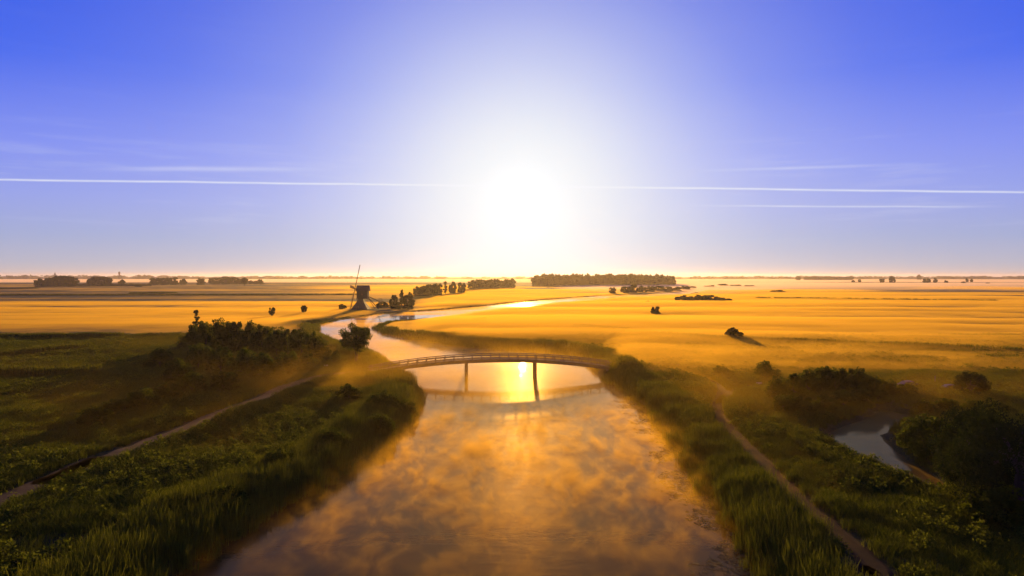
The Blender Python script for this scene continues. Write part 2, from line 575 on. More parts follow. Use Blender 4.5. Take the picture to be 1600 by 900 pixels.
# ------------------------------------------------------------------ ground, water, paths
us = np.concatenate([np.linspace(-0.85, -0.27, 90, endpoint=False), np.linspace(-0.27, 0.27, 300, endpoint=False), np.linspace(0.27, 0.85, 91)])
ys = [-300.0]
while ys[-1] < 20: ys.append(ys[-1] + 16)
ys[-1] = 20.0
while ys[-1] < 260: ys.append(ys[-1] + 0.8)
while ys[-1] < 12000: ys.append(ys[-1] * 1.0105)
ys = np.array(ys)
GX = us[None, :] * (ys[:, None] + 420.0)
GY = np.repeat(ys[:, None], len(us), 1)
GP = np.stack([GX.ravel(), GY.ravel()], 1)
GSD = sd_water(GP)
GZ = land_z(GP, GSD)
ground = link('ground', np_mesh('ground', np.column_stack([GP, GZ]), grid_faces(len(ys), len(us)), M_GROUND, True))
tag(ground, kind='structure')

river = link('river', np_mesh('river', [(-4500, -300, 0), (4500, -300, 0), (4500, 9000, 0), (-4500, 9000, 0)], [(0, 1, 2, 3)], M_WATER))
tag(river, kind='structure')
pp = np.array(POND)
x0, y0 = pp.min(0) - 4; x1, y1 = pp.max(0) + 4
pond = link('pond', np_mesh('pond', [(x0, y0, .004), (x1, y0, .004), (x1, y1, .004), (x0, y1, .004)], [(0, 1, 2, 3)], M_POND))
tag(pond, kind='structure')


def make_path(name, line, width, mat):
    line = np.array(line)
    # resample
    seg = np.r_[0, np.cumsum(np.hypot(*np.diff(line, axis=0).T))]
    s = np.arange(0, seg[-1], 0.9)
    c = np.stack([np.interp(s, seg, line[:, 0]), np.interp(s, seg, line[:, 1])], 1)
    d = np.gradient(c, axis=0); d /= np.hypot(d[:, 0], d[:, 1])[:, None]
    nrm_ = np.stack([-d[:, 1], d[:, 0]], 1)
    k = 7
    rows = []
    for i in range(k):
        t = i / (k - 1) * 2 - 1
        wv = width / 2 * (1 + 0.6 * (vnoise(s / 2.2, s * 0 + 3 * np.sign(t), 31) - 0.5))
        P = c + nrm_ * (t * wv)[:, None]
        z = land_z(P) + (0.07 if abs(t) < 0.9 else -0.12)
        rows.append(np.column_stack([P, z]))
    V = np.stack(rows, 1).reshape(-1, 3)
    o = link(name, np_mesh(name, V, grid_faces(len(s), k), mat, True))
    return tag(o, kind='structure')


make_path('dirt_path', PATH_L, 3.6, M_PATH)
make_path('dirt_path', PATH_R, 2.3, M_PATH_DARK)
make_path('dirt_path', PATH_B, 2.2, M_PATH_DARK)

# ------------------------------------------------------------------ plants: prototypes


def leaf_quads(C, size, rng, flat=0.0):
    """one small leaf face (a kite) about each centre, randomly turned"""
    n = len(C)
    a = rng.normal(size=(n, 3)); a[:, 2] *= (1 - flat); a /= np.linalg.norm(a, axis=1)[:, None]
    b = np.cross(a, rng.normal(size=(n, 3))); b /= np.linalg.norm(b, axis=1)[:, None]
    s = np.asarray(size).reshape(-1, 1) * rng.uniform(0.6, 1.3, (n, 1))
    V = np.stack([C - a * s, C + b * s * 0.6, C + a * s, C - b * s * 0.6], 1).reshape(-1, 3)
    F = np.arange(n * 4).reshape(n, 4)
    return V, F


def crown_points(rng, n, shape, clumps):
    """leaf centres gathered in clumps through the volume of a crown of height 1"""
    cs, rs = [], []
    for k in range(clumps):
        u = rng.normal(size=3); u /= np.linalg.norm(u)
        rr = rng.uniform(0.35, 1.0) ** 0.5
        if shape == 'round':
            c = np.array([u[0] * 0.36 * rr, u[1] * 0.36 * rr, 0.60 + u[2] * 0.32 * rr]); r = rng.uniform(0.07, 0.14)
        elif shape == 'bush':
            c = np.array([u[0] * 0.52 * rr, u[1] * 0.52 * rr, 0.08 + abs(u[2]) * 0.78 * rr]); r = rng.uniform(0.09, 0.17)
        elif shape == 'poplar':
            h = rng.uniform(0.15, 0.95)
            rad = 0.15 * math.sin(math.pi * min(0.98, h * 0.86 + 0.08))
            c = np.array([u[0] * rad, u[1] * rad, h]); r = rng.uniform(0.04, 0.08)
        else:  # 'willow': broad, full to the ground
            c = np.array([u[0] * 0.50 * rr, u[1] * 0.50 * rr, 0.42 + u[2] * 0.46 * rr]); r = rng.uniform(0.08, 0.16)
        cs.append(c); rs.append(r)
    cs, rs = np.array(cs), np.array(rs)
    # two or three clumps stand out of the outline
    k = rng.integers(0, clumps, n)
    d = rng.normal(size=(n, 3)); d /= np.linalg.norm(d, axis=1)[:, None]
    rad = rng.uniform(0.2, 1.0, (n, 1)) ** 0.5
    P = cs[k] + d * rs[k][:, None] * rad * np.array([1.1, 1.1, 0.85])
    P[:, 2] = np.maximum(P[:, 2], 0.01)
    tone = np.clip(rng.uniform(0, 1, clumps)[k] * 0.7 + rng.uniform(0, 0.3, n), 0, 1)
    return P, tone, cs


def crown_mesh(name, seed, n, shape, clumps, leaf, mat):
    rng = np.random.default_rng(seed)
    P, tone, cs = crown_points(rng, n, shape, clumps)
    V, F = leaf_quads(P, leaf, rng)
    return np_mesh(name, V, F, mat, attr={'tone': np.repeat(tone, 4)}), cs


def trunk_mesh(name, seed, cs, shape):
    rng = random.Random(seed)
    mb = MB()
    top = {'round': 0.7, 'bush': 0.35, 'poplar': 0.85, 'willow': 0.6}[shape]
    r0 = {'round': 0.035, 'bush': 0.022, 'poplar': 0.02, 'willow': 0.045}[shape]
    pts = [(0, 0, -0.04), (0.004, 0.003, top * 0.3), (rng.uniform(-.02, .02), rng.uniform(-.02, .02), top * 0.65), (rng.uniform(-.03, .03), rng.uniform(-.03, .03), top)]
    mb.tube(pts, [r0 * 1.25, r0, r0 * 0.7, r0 * 0.25])
    for c in list(cs)[:9]:
        z0 = top * rng.uniform(0.3, 0.8)
        p0 = (0, 0, z0 * 0.98)
        p1 = (c[0] * 0.5, c[1] * 0.5, (z0 + c[2]) / 2 + 0.02)
        mb.tube([p0, p1, tuple(c)], [r0 * 0.5, r0 * 0.32, r0 * 0.1], 5)
    return mb.mesh(name, M_BARK)


PROTO = {}


def proto(kind, shape, variants, n, clumps, leaf, mat):
    out = []
    for i in range(variants):
        sd_ = hash_seed(kind) + i * 13
        cm, cs = crown_mesh('crown', sd_, n, shape, clumps, leaf, mat)
        out.append((cm, trunk_mesh('trunk', sd_, cs, shape)))
    PROTO[kind] = out


def hash_seed(s):
    return sum(ord(c) * (i + 3) for i, c in enumerate(s)) % 9973


proto('round_near', 'round', 2, 9000, 46, 0.020, M_LEAF)
proto('bush_near', 'bush', 4, 7500, 52, 0.030, M_LEAF)
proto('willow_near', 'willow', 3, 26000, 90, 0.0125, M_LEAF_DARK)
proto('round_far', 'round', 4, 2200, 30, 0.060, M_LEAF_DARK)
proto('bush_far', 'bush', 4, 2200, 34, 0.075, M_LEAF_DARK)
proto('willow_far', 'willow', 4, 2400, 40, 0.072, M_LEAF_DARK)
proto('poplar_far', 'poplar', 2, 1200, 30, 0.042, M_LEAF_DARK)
COUNT = {}
ORD = ('first second third fourth fifth sixth seventh eighth ninth tenth eleventh twelfth thirteenth fourteenth fifteenth sixteenth seventeenth').split()


def plant(kind, px, base, top, width, label, group=None, cat=None, zbase=None):
    """a tree or bush that stands where the photograph shows its foot, as tall and wide as it looks there"""
    q = ground_at(px, base)
    z = hz(*q)
    q = ground_at(px, base, z)
    z = hz(*q)
    dist = q[1]
    hgt = (base - top) * dist / FPX * 1.02
    wid = width * dist / FPX * (1.35 if kind == 'willow_far' and group else 1.0)
    unit = {'round': 0.88, 'bush': 1.22, 'willow': 1.2, 'poplar': 0.42}[kind.split('_')[0]]
    isbush = kind.startswith('bush')
    vs = PROTO[kind]
    k = COUNT.get(kind, 0); COUNT[kind] = k + 1
    cm, tm = vs[k % len(vs)]
    root = empty('bush' if isbush else 'tree', (q[0], q[1], z - 0.05), random.uniform(0, 6.28))
    sx = wid / unit
    root.scale = (sx, sx * random.uniform(0.85, 1.15), hgt)
    link('trunk' if not isbush else 'stem', tm, root)
    link('crown', cm, root)
    tag(root, label, cat or ('bush' if isbush else 'tree'), group)
    return root


plant('round_near', 557, 567, 502, 60, 'leafy tree on the left bank standing against the bright river just before the bridge')
plant('poplar_far', 307, 516, 485, 12, 'small pointed tree rising behind the left end of the dark thicket')
plant('round_far', 425, 497, 480, 11, 'thin young tree alone in the glowing field left of the windmill, nearer the thicket')
plant('round_far', 475, 491, 476, 11, 'little tree in the field between the lone young tree and the windmill')
# by the mill
plant('bush_far', 535, 483, 474, 14, 'low dark bush just left of the windmill sail foot')
plant('bush_far', 598, 480, 470, 22, 'low bush right of the windmill under its tail ladder')
plant('willow_far', 615, 478, 460, 15, 'round dark tree beside the windmill, first one to the right')
plant('poplar_far', 628, 479, 452, 9, 'narrow pointed tree, tallest beside the windmill')
plant('round_far', 641, 475, 456, 9, 'small tree showing behind the big round tree right of the windmill')
plant('willow_far', 637, 487, 463, 24, 'big round dark tree at the right end of the windmill trees, by the river')
plant('bush_far', 618, 487, 471, 22, 'wide bush at the waterside under the windmill trees')
# rows receding to the right of the mill
G1 = 'trees of the clump right of the windmill'
for k, (px, b, t_, w_) in enumerate([(653, 463, 446, 14), (660, 463, 444, 15), (669, 462.5, 443, 16), (677, 462, 442.5, 14), (685, 461.5, 441, 12)]):
    plant('willow_far', px, b, t_, w_, ORD[k] + ' hazy tree from the left in the dense clump between windmill and wood', G1)
plant('poplar_far', 696, 460, 440, 9, 'narrow tree standing alone just past the dense clump')
plant('willow_far', 707, 459, 437, 15, 'tall hazy tree first in the pair past the narrow tree')
plant('willow_far', 721, 458, 440, 17, 'lower wide hazy tree second in the pair past the narrow tree')
for i in range(9):
    plant('willow_far', 738 + i * 7.6, 452 - i * 0.4, 436.5 - (i % 3) * 1.2, 13, ORD[i] + ' tree from the left in the hazy row directly under the sun', 'trees in the row under the sun')
for k, (px, b, t_, w_) in enumerate([(957, 459, 448, 10), (978, 460, 448, 14), (991, 459.5, 446, 16), (1004, 459, 448, 13), (1017, 458, 448, 12), (1030, 457, 447, 14),
                      (1044, 456, 447, 13), (1058, 455, 447.5, 13), (1071, 453.5, 447, 12), (1082, 452.5, 448, 10)]):
    plant('willow_far', px, b, t_, w_, ORD[k] + ' dark tree from the left in the row along the far river bend', 'trees along the far river bend')
G2 = 'bushes of the mound rising out of the mist'
for k, (px, b, t_, w_) in enumerate([(1066, 470, 459.5, 24), (1080, 470, 462, 22), (1094, 470, 458.5, 26), (1108, 470, 458, 26), (1122, 470, 462, 24), (1136, 470.5, 466, 20)]):
    plant('bush_far', px, b, t_, w_, ORD[k] + ' dark bush from the left on the long mound rising out of the mist', G2)
plant('willow_far', 1025, 492, 478, 18, 'small round bush standing alone in thick mist mid plain', cat='bush')
plant('willow_far', 1147, 534, 510, 29, 'round spiky bush standing alone in mist, nearest one on the right plain', cat='bush')
plant('bush_far', 750, 504, 494, 30, 'faint low bush veiled by mist inside the river bend')
plant('bush_far', 1006, 500, 493, 14, 'faint little bush veiled by mist near the lone round bush')
plant('bush_far', 1012, 473, 469, 8, 'tiny bush in mist below the far bend trees')
# thicket on the left
G3 = 'bushes of the thicket left of the path'
for row, lst in (('back row', [(300, 548, 502, 44), (322, 550, 495, 46), (345, 552, 491, 46), (368, 552, 491, 44), (390, 551, 496, 44), (410, 554, 500, 42), (432, 557, 505, 44),
                               (452, 559, 504, 42), (470, 561, 507, 40), (488, 565, 512, 36), (503, 568, 527, 34), (518, 572, 541, 34)]),
                 ('front row', [(250, 575, 540, 50), (280, 598, 555, 54), (310, 580, 532, 54), (345, 586, 530, 54), (380, 592, 538, 56), (415, 594, 545, 54), (450, 588, 545, 50), (480, 582, 545, 44)])):
    for k, (px, b, t_, w_) in enumerate(lst):
        plant('bush_near', px, b, t_, w_, ORD[k] + ' dark bush from the left in the ' + row + ' of the misty left thicket', G3)
for k, (px, b, t_, w_) in enumerate([(150, 664, 630, 56), (182, 650, 618, 52), (222, 640, 602, 56), (262, 628, 590, 54), (300, 616, 576, 50), (352, 612, 574, 48)]):
    plant('bush_near', px, b, t_, w_, ORD[k] + ' low dark bush from the left in the strip between path and left field', 'low bushes along the field side of the path')
# thicket on the right
G4 = 'bushes of the thicket behind the pond'
for row, lst in (('back row', [(1214, 626, 583, 40), (1240, 622, 574, 44), (1262, 618, 571, 44), (1285, 615, 566, 46), (1306, 614, 569, 44), (1326, 614, 567, 44), (1345, 617, 569, 40), (1360, 622, 580, 34)]),
                 ('waterside row', [(1226, 646, 612, 46), (1253, 647, 613, 50), (1284, 645, 613, 50), (1318, 636, 606, 46), (1345, 630, 603, 40), (1372, 628, 603, 34)])):
    for k, (px, b, t_, w_) in enumerate(lst):
        plant('bush_near', px, b, t_, w_, ORD[k] + ' bush from the left in the ' + row + ' of the thicket behind the pond', G4)
plant('bush_near', 1198, 594, 560, 46, 'hazy rounded bush behind the right path junction, left of the pond thicket')
plant('bush_near', 1128, 590, 569, 44, 'faint low bush in mist near the right path junction')
plant('willow_near', 1517, 620, 577, 54, 'round tree beside the parked cars at the edge of the misty plain')
G5 = 'bushes between pond and parked cars'
for k, (px, b, t_, w_) in enumerate([(1385, 642, 612, 44), (1415, 642, 614, 44), (1445, 648, 616, 46), (1480, 648, 618, 44), (1520, 650, 620, 50), (1560, 650, 622, 46)]):
    plant('bush_near', px, b, t_, w_, ORD[k] + ' low dim bush from the left between the pond and parked cars', G5)
plant('willow_near', 1590, 812, 612, 225, 'big dark tree at the right edge, nearest the camera')
plant('willow_near', 1522, 768, 620, 120, 'dark leafy tree beside the pond, left of the biggest tree')
plant('bush_near', 1458, 724, 654, 104, 'wide dark bush leaning over the pond water')
plant('bush_near', 1508, 752, 676, 84, 'dark bush between the pond and the biggest tree')
plant('bush_near', 1560, 826, 745, 110, 'dark undergrowth bush at the foot of the biggest tree')
plant('bush_near', 268, 812, 772, 76, 'rounded dark shrub among tall grass on the near left bank')
plant('bush_near', 352, 800, 756, 70, 'olive shrub among reeds on the near left bank')
plant('bush_near', 438, 736, 696, 60, 'dark shrub above the reeds halfway along the left bank')
for k, (px, b, t_, w_) in enumerate([(520, 702, 664, 62), (545, 628, 594, 56), (592, 702, 658, 62), (598, 644, 606, 56), (632, 668, 634, 46)]):
    plant('bush_near', px, b, t_, w_, ORD[k] + ' rounded shrub from the left on the left bank just before the bridge', 'shrubs on the left bank before the bridge')
# far left
G6 = 'trees of the far rows on the left'
for k, (px, b, t_, w_, k_) in enumerate([(64, 448, 434, 16, 'willow_far'), (82, 447.5, 431, 18, 'willow_far'), (96, 447.5, 429.5, 22, 'willow_far'), (110, 447.5, 431, 18, 'willow_far'),
                          (146, 447, 431, 16, 'willow_far'), (158, 447, 429.5, 18, 'willow_far'), (168, 447, 432, 14, 'willow_far'), (190, 446.5, 436, 10, 'willow_far'),
                          (242, 445, 433, 14, 'willow_far'), (258, 445, 432, 18, 'willow_far'), (272, 445, 432.5, 14, 'willow_far'), (286, 444.5, 435, 10, 'willow_far'),
                          (314, 445, 434, 12, 'willow_far'), (338, 444, 432, 18, 'willow_far'), (352, 444, 431, 18, 'willow_far'), (366, 444, 432, 16, 'willow_far'),
                          (380, 444, 433, 14, 'willow_far')]):
    plant(k_, px, b, t_, w_, ORD[k] + ' dark tree from the left in the rows at far left', G6)
plant('round_far', 382, 447, 433, 10, 'single tree with visible trunk before the far left row end')
plant('round_far', 407, 445.5, 436, 9, 'single small tree with visible trunk past the far left rows')
plant('bush_far', 217, 448, 443, 15, 'low bush before the gap in the far left rows')
G7 = 'low hedge bushes linking the far left rows'
for k, px in enumerate(range(106, 236, 9)):
    plant('bush_far', px, 447, 442.5, 13, ORD[k] + ' low hedge bush from the left between the far left tree clumps', G7)
for k, px in enumerate(range(392, 412, 8)):
    plant('bush_far', px, 444, 437.5, 11, ORD[k] + ' low hedge bush at the right end of the far left rows', 'low hedge bushes at the end of the far left rows')
# far right
for px, b, t_, w_, k_, lb in [(1247, 438, 430, 8, 'willow_far', 'tiny far tree first from the left on the right horizon'),
                              (1378, 441.5, 435, 9, 'willow_far', 'small far tree left of the biggest far right tree'),
                              (1394, 441.5, 430.5, 13, 'willow_far', 'biggest round tree on the far right edge of the plain'),
                              (1436, 437, 428.5, 8, 'willow_far', 'domed tree rising above the right horizon line'),
                              (1448, 442, 434, 11, 'willow_far', 'wide far tree, left of a close pair at far right'),
                              (1461, 442, 434, 7, 'willow_far', 'narrow far tree, right of a close pair at far right'),
                              (1478, 442, 437, 6, 'bush_far', 'tiny far bush right of the close pair'),
                              (1505, 443, 439.5, 8, 'bush_far', 'flat far bush left of two slim far trees'),
                              (1511, 441, 434.5, 5, 'willow_far', 'slim far tree, taller of two at far right'),
                              (1518, 441, 435.5, 5, 'willow_far', 'slim far tree, shorter of two at far right'),
                              (1343, 441, 435.5, 6, 'willow_far', 'tiny far tree right of the long far right hedge'),
                              (1333, 441, 437, 6, 'bush_far', 'tiny far bush right of the long far right hedge'),
                              (1544, 443.5, 441, 8, 'bush_far', 'flat speck of bush near the right frame edge on the plain')]:
    plant(k_, px, b, t_, w_, lb)
for k, px in enumerate(range(1262, 1328, 8)):
    plant('willow_far', px, 437.5, 431.5, 12, ORD[k] + ' tree from the left in the long hedge on the right horizon', 'trees of the long hedge on the right horizon')
for k, (px, b, t_, w_) in enumerate([(1110, 449, 445, 20), (1130, 447.5, 443, 22), (1150, 448, 444, 22), (1172, 448.5, 445, 20), (1216, 456, 452.5, 22)]):
    plant('bush_far', px, b, t_, w_, ORD[k] + ' dark far bush from the left on the banks beyond the river loop', 'bushes beyond the far river loop')


def mass(name, items, variants, mat, leaf_n, shape='willow'):
    """a far-off wood that reads as one mass: many crowns in one object"""
    VV, FF, TT, off = [], [], [], 0
    rng = np.random.default_rng(hash_seed(name))
    for (x, y, z, h, wd) in items:
        P, tone, cs = crown_points(rng, leaf_n, shape, 16)
        V, F = leaf_quads(P, 0.12, rng)
        V = V * np.array([wd, wd, h]) + np.array([x, y, z])
        VV.append(V); FF.append(F + off); TT.append(np.repeat(tone, 4)); off += len(V)
    o = link(name, np_mesh(name, np.concatenate(VV), np.concatenate(FF), mat, attr={'tone': np.concatenate(TT)}))
    return tag(o, kind='stuff')


items = []
for i in range(140):
    px = 838 + (i * 53 % 140) / 140 * 215 + random.uniform(-2, 2)
    b = random.choice([446.2, 445.6, 444.8])
    q = ground_at(px, b)
    edge = min(1.0, (1062 - px) / 26.0)
    h = random.uniform(23, 28) * (0.7 + 0.3 * edge)
    items.append((q[0], q[1], 0.8, h, random.uniform(14, 20)))
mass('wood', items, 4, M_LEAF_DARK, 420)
items = []
for i in range(520):
    px = random.uniform(-60, 1660)
    if 690 < px < 1040 and random.random() < 0.6: continue
    q = ground_at(px, random.uniform(434.6, 436.0))
    h = random.uniform(14, 25) * (1.25 if px < 260 else 1.0)
    items.append((q[0], q[1], 0.5, h, random.uniform(40, 90)))
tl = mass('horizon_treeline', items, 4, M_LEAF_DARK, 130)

# ------------------------------------------------------------------ reeds, grass, water plants (uncountable)


def blade_clump(name, seed, n, height, radius, width, mat, lean=0.25):
    rng = np.random.default_rng(seed)
    r = radius * np.sqrt(rng.uniform(0, 1, n)); a = rng.uniform(0, 2 * math.pi, n)
    bx, by = r * np.cos(a), r * np.sin(a)
    h = height * rng.uniform(0.55, 1.1, n)
    da = rng.uniform(0, 2 * math.pi, n); ln = rng.uniform(0.02, lean, n) * h
    wa = rng.uniform(0, math.pi, n)
    wx, wy = np.cos(wa) * width / 2, np.sin(wa) * width / 2
    z = np.zeros(n)
    p = [np.stack([bx - wx, by - wy, z - 0.05], 1), np.stack([bx + wx, by + wy, z - 0.05], 1),
         np.stack([bx + wx * .8 + np.cos(da) * ln * .35, by + wy * .8 + np.sin(da) * ln * .35, h * .6], 1),
         np.stack([bx - wx * .8 + np.cos(da) * ln * .35, by - wy * .8 + np.sin(da) * ln * .35, h * .6], 1),
         np.stack([bx + wx * .2 + np.cos(da) * ln, by + wy * .2 + np.sin(da) * ln, h], 1),
         np.stack([bx - wx * .2 + np.cos(da) * ln, by - wy * .2 + np.sin(da) * ln, h * .98], 1)]
    V = np.stack(p, 1).reshape(-1, 3)
    i = np.arange(n) * 6
    F = np.concatenate([np.stack([i, i + 1, i + 2, i + 3], 1), np.stack([i + 3, i + 2, i + 4, i + 5], 1)])
    tone = np.repeat(np.clip(rng.uniform(0, 1, n), 0, 1), 6)
    return bpy.data.objects.new(name, np_mesh(name, V, F, mat, attr={'tone': tone}))


def weed_clump(name, seed, n, height, radius, leaf, mat):
    rng = np.random.default_rng(seed)
    P = rng.normal(size=(n, 3)) * np.array([radius * .5, radius * .5, 0])
    P[:, 2] = height * rng.uniform(0.05, 1.0, n) * np.exp(-(P[:, 0] ** 2 + P[:, 1] ** 2) / radius ** 2)
    V, F = leaf_quads(P, leaf, rng)
    return bpy.data.objects.new(name, np_mesh(name, V, F, mat, attr={'tone': np.repeat(rng.uniform(0, 1, n), 4)}))


def scatter(name, P, Z, scale, protos, zs=None):
    n = len(P)
    me = np_mesh(name, np.column_stack([P, Z]), np.zeros((0, 3), np.int32),
                 attr={'turn': RNG.uniform(0, 6.283, n), 'size': scale, 'tall': scale if zs is None else zs})
    o = link(name, me)
    ng = bpy.data.node_groups.new(name + '_scatter', 'GeometryNodeTree')
    ng.interface.new_socket('Geometry', in_out='INPUT', socket_type='NodeSocketGeometry')
    ng.interface.new_socket('Geometry', in_out='OUTPUT', socket_type='NodeSocketGeometry')
    N, L = ng.nodes, ng.links
    gi, go = N.new('NodeGroupInput'), N.new('NodeGroupOutput')
    iop = N.new('GeometryNodeInstanceOnPoints')
    L.new(gi.outputs[0], iop.inputs['Points'])
    gti = N.new('GeometryNodeJoinGeometry')
    for p in protos:
        oi = N.new('GeometryNodeObjectInfo'); oi.inputs['Object'].default_value = p; oi.inputs['As Instance'].default_value = True
        L.new(oi.outputs['Geometry'], gti.inputs[0])
    L.new(gti.outputs[0], iop.inputs['Instance'])
    iop.inputs['Pick Instance'].default_value = True

    def named(nm):
        a = N.new('GeometryNodeInputNamedAttribute'); a.data_type = 'FLOAT'; a.inputs[0].default_value = nm
        return a.outputs[0]
    cr = N.new('ShaderNodeCombineXYZ'); L.new(named('turn'), cr.inputs[2]); L.new(cr.outputs[0], iop.inputs['Rotation'])
    cs = N.new('ShaderNodeCombineXYZ'); sz = named('size')
    L.new(sz, cs.inputs[0]); L.new(sz, cs.inputs[1]); L.new(named('tall'), cs.inputs[2]); L.new(cs.outputs[0], iop.inputs['Scale'])
    L.new(iop.outputs[0], go.inputs[0])
    md = o.modifiers.new('scatter', 'NODES'); md.node_group = ng
    return tag(o, kind='stuff')


reed_p = [blade_clump('reed_clump', 40 + i, 64, 1.75, 0.8, 0.036, M_REED) for i in range(3)]
tall_p = [blade_clump('grass_clump', 60 + i, 80, 0.9, 0.85, 0.034, M_GRASS, 0.7) for i in range(3)]
weed_p = [weed_clump('weed_clump', 80 + i, 150, 1.1, 0.9, 0.10, M_GRASS) for i in range(3)]
far_p = [blade_clump('far_reed_clump', 90 + i, 40, 2.2, 2.2, 0.22, M_REED, 0.4) for i in range(2)]


def candidates(n, ymin, ymax, umax=0.86):
    """points spread over the ground in view, evenly per square metre"""
    out = []
    y = np.sqrt(RNG.uniform(ymin ** 2, ymax ** 2, n))
    x = RNG.uniform(-umax, umax, n) * y
    return np.stack([x, y], 1)


P = candidates(190000, 40, 235)
sd = sd_water(P)
pd = np.minimum(np.minimum(line_dist(P, PATH_L) - 0.7, line_dist(P, PATH_R)), line_dist(P, PATH_B))
patch = fbm(P[:, 0] / 9, P[:, 1] / 9, 21, 3)
rnd = RNG.uniform(0, 1, len(P))
dist = P[:, 1]
# reeds at the water's edge
ppond = poly_sd(P, POND)
brd = np.minimum(np.hypot(P[:, 0] - BR_L[0], P[:, 1] - BR_L[1]), np.hypot(P[:, 0] - BR_R[0], P[:, 1] - BR_R[1]))
keep = (sd > -0.9) & (ppond > 1.0) & (brd > 5) & (sd < 4.5 + 5 * patch) & (pd > 2.0) & (rnd < np.where(sd < 0.3, 0.10 + 0.5 * (patch > 0.55), 1.0))
PR = P[keep]
lowr = 0.45 + 0.55 * sstep(3, 10, poly_sd(PR, POND))
scatter('reeds', PR, land_z(PR).clip(-0.3), (0.5 + 0.65 * RNG.uniform(0, 1, len(PR)) * (0.5 + fbm(PR[:, 0] / 5, PR[:, 1] / 5, 91, 2))) * lowr, reed_p)
# tall grass and herbs over the banks
keep = (sd > 2) & (ppond > 1.5) & (brd > 3.5) & (pd > 1.35) & ((patch + 0.25 * RNG.uniform(-1, 1, len(P)) > 0.42) | (RNG.uniform(0, 1, len(P)) < 0.4)) & (rnd < np.where(dist > 150, 0.55, 1.0))
PG = P[keep]
sc = 0.55 + 0.7 * RNG.uniform(0, 1, len(PG)) * fbm(PG[:, 0] / 6, PG[:, 1] / 6, 33, 2) * 1.6
sc = sc * (0.5 + 0.5 * sstep(3, 10, poly_sd(PG, POND)))
scatter('tall_grass', PG, land_z(PG), sc, tall_p)
keep = (sd > 2) & (pd > 1.5) & (rnd < 0.34 * sstep(0.42, 0.62, fbm(P[:, 0] / 14, P[:, 1] / 14, 51, 3)) + 0.02)
PW = P[keep]
scatter('weeds', PW, land_z(PW), 0.6 + 0.8 * RNG.uniform(0, 1, len(PW)), weed_p)
# coarser reed belts along the farther banks and ditches
P = candidates(240000, 200, 900, 0.5)
sd = sd_water(P)
inner = sstep(-40, -10, P[:, 0]) * (1 - sstep(300, 380, P[:, 1]))
keep = (sd > -2) & (sd < (1.0 + 9 * inner) + 7 * (fbm(P[:, 0] / 30, P[:, 1] / 30, 61, 3) - 0.3)) & (RNG.uniform(0, 1, len(P)) < 0.8)
PF = P[keep]
scatter('far_reeds', PF, land_z(PF).clip(-0.2), (0.35 + 0.4 * RNG.uniform(0, 1, len(PF))) * (1 - 0.6 * sstep(290, 350, PF[:, 1])), far_p)
pts = []
for (xa, ya, xb, yb, n) in [(-20, 528, 190, 527, 500), (-20, 461.5, 420, 461.2, 700), (420, 461.2, 560, 460.5, 160), (205, 458.5, 275, 458, 200), (-20, 452, 60, 450.5, 150),
                            (900, 513, 1110, 532, 240), (1110, 532, 1600, 552, 300), (1180, 466, 1560, 471, 260), (-20, 585, 140, 586, 400), (-20, 560, 110, 548, 400)]:
    A, B = ground_at(xa, ya), ground_at(xb, yb)
    t = RNG.uniform(0, 1, (n, 1))
    pts.append(A + (B - A) * t + RNG.normal(size=(n, 2)) * 1.0)
PD = np.concatenate(pts)
scatter('ditch_reeds', PD, land_z(PD), 0.5 + 0.4 * RNG.uniform(0, 1, len(PD)), far_p)

# lily pads and loose stems on the water by the right bank
P = candidates(260000, 45, 120, 0.5)
sd = sd_water(P)
keepr = (poly_sd(P, RIVER) < -0.3) & (P[:, 0] > 2 + 0.08 * P[:, 1]) & (sd > -5.5) & (RNG.uniform(0, 1, len(P)) < 0.55 * sstep(-5.5, -1.0, sd) * sstep(0.36, 0.62, fbm(P[:, 0] / 3, P[:, 1] / 3, 71, 3)))
PL = P[keepr]
n = len(PL)
ang_ = np.linspace(0.25, 6.03, 8)
r = RNG.uniform(0.06, 0.20, n)
rot = RNG.uniform(0, 6.28, n)
ring = np.stack([PL[:, None, 0] + r[:, None] * np.cos(ang_ + rot[:, None]), PL[:, None, 1] + r[:, None] * np.sin(ang_ + rot[:, None]), np.full((n, 8), 0.015) + RNG.uniform(0, 0.03, (n, 8))], 2)
ctr = np.stack([PL[:, 0], PL[:, 1], np.full(n, 0.012)], 1)[:, None, :]
V = np.concatenate([ctr, ring], 1).reshape(-1, 3)
i = np.arange(n)[:, None] * 9
F = np.concatenate([np.stack([i[:, 0], i[:, 0] + k, i[:, 0] + k + 1], 1) for k in range(1, 8)])
M_LILY = mat_simple('lily_pad', (0.030, 0.034, 0.008), (0.07, 0.065, 0.016), 2, 0.7, spec=0.1)
tag(link('lily_pads', np_mesh('lily_pads', V, F, M_LILY)), kind='stuff')

# ------------------------------------------------------------------ footbridge
br = empty('footbridge', (0, 0, 0))
tag(br, 'low arched wooden footbridge with railings crossing the misty river', 'bridge')


def bridge_pt(s, off=0.0, dz=0.0):
    """s from 0 (left end) to 1 (right end)"""
    a, b = BR_L + np.array([-3.6, 0]), BR_R + np.array([2.0, 0.2])
    p = a + (b - a) * s
    d = (b - a) / np.hypot(*(b - a)); nn = np.array([-d[1], d[0]])
    p = p + nn * off
    zl, zr, zc = 1.45, 2.05, 3.95
    z = zl + (zr - zl) * s + (zc - (zl + zr) / 2) * (1 - (2 * s - 1) ** 2)
    return Vector((p[0], p[1], z + dz))


NS = 52
W2 = 1.45


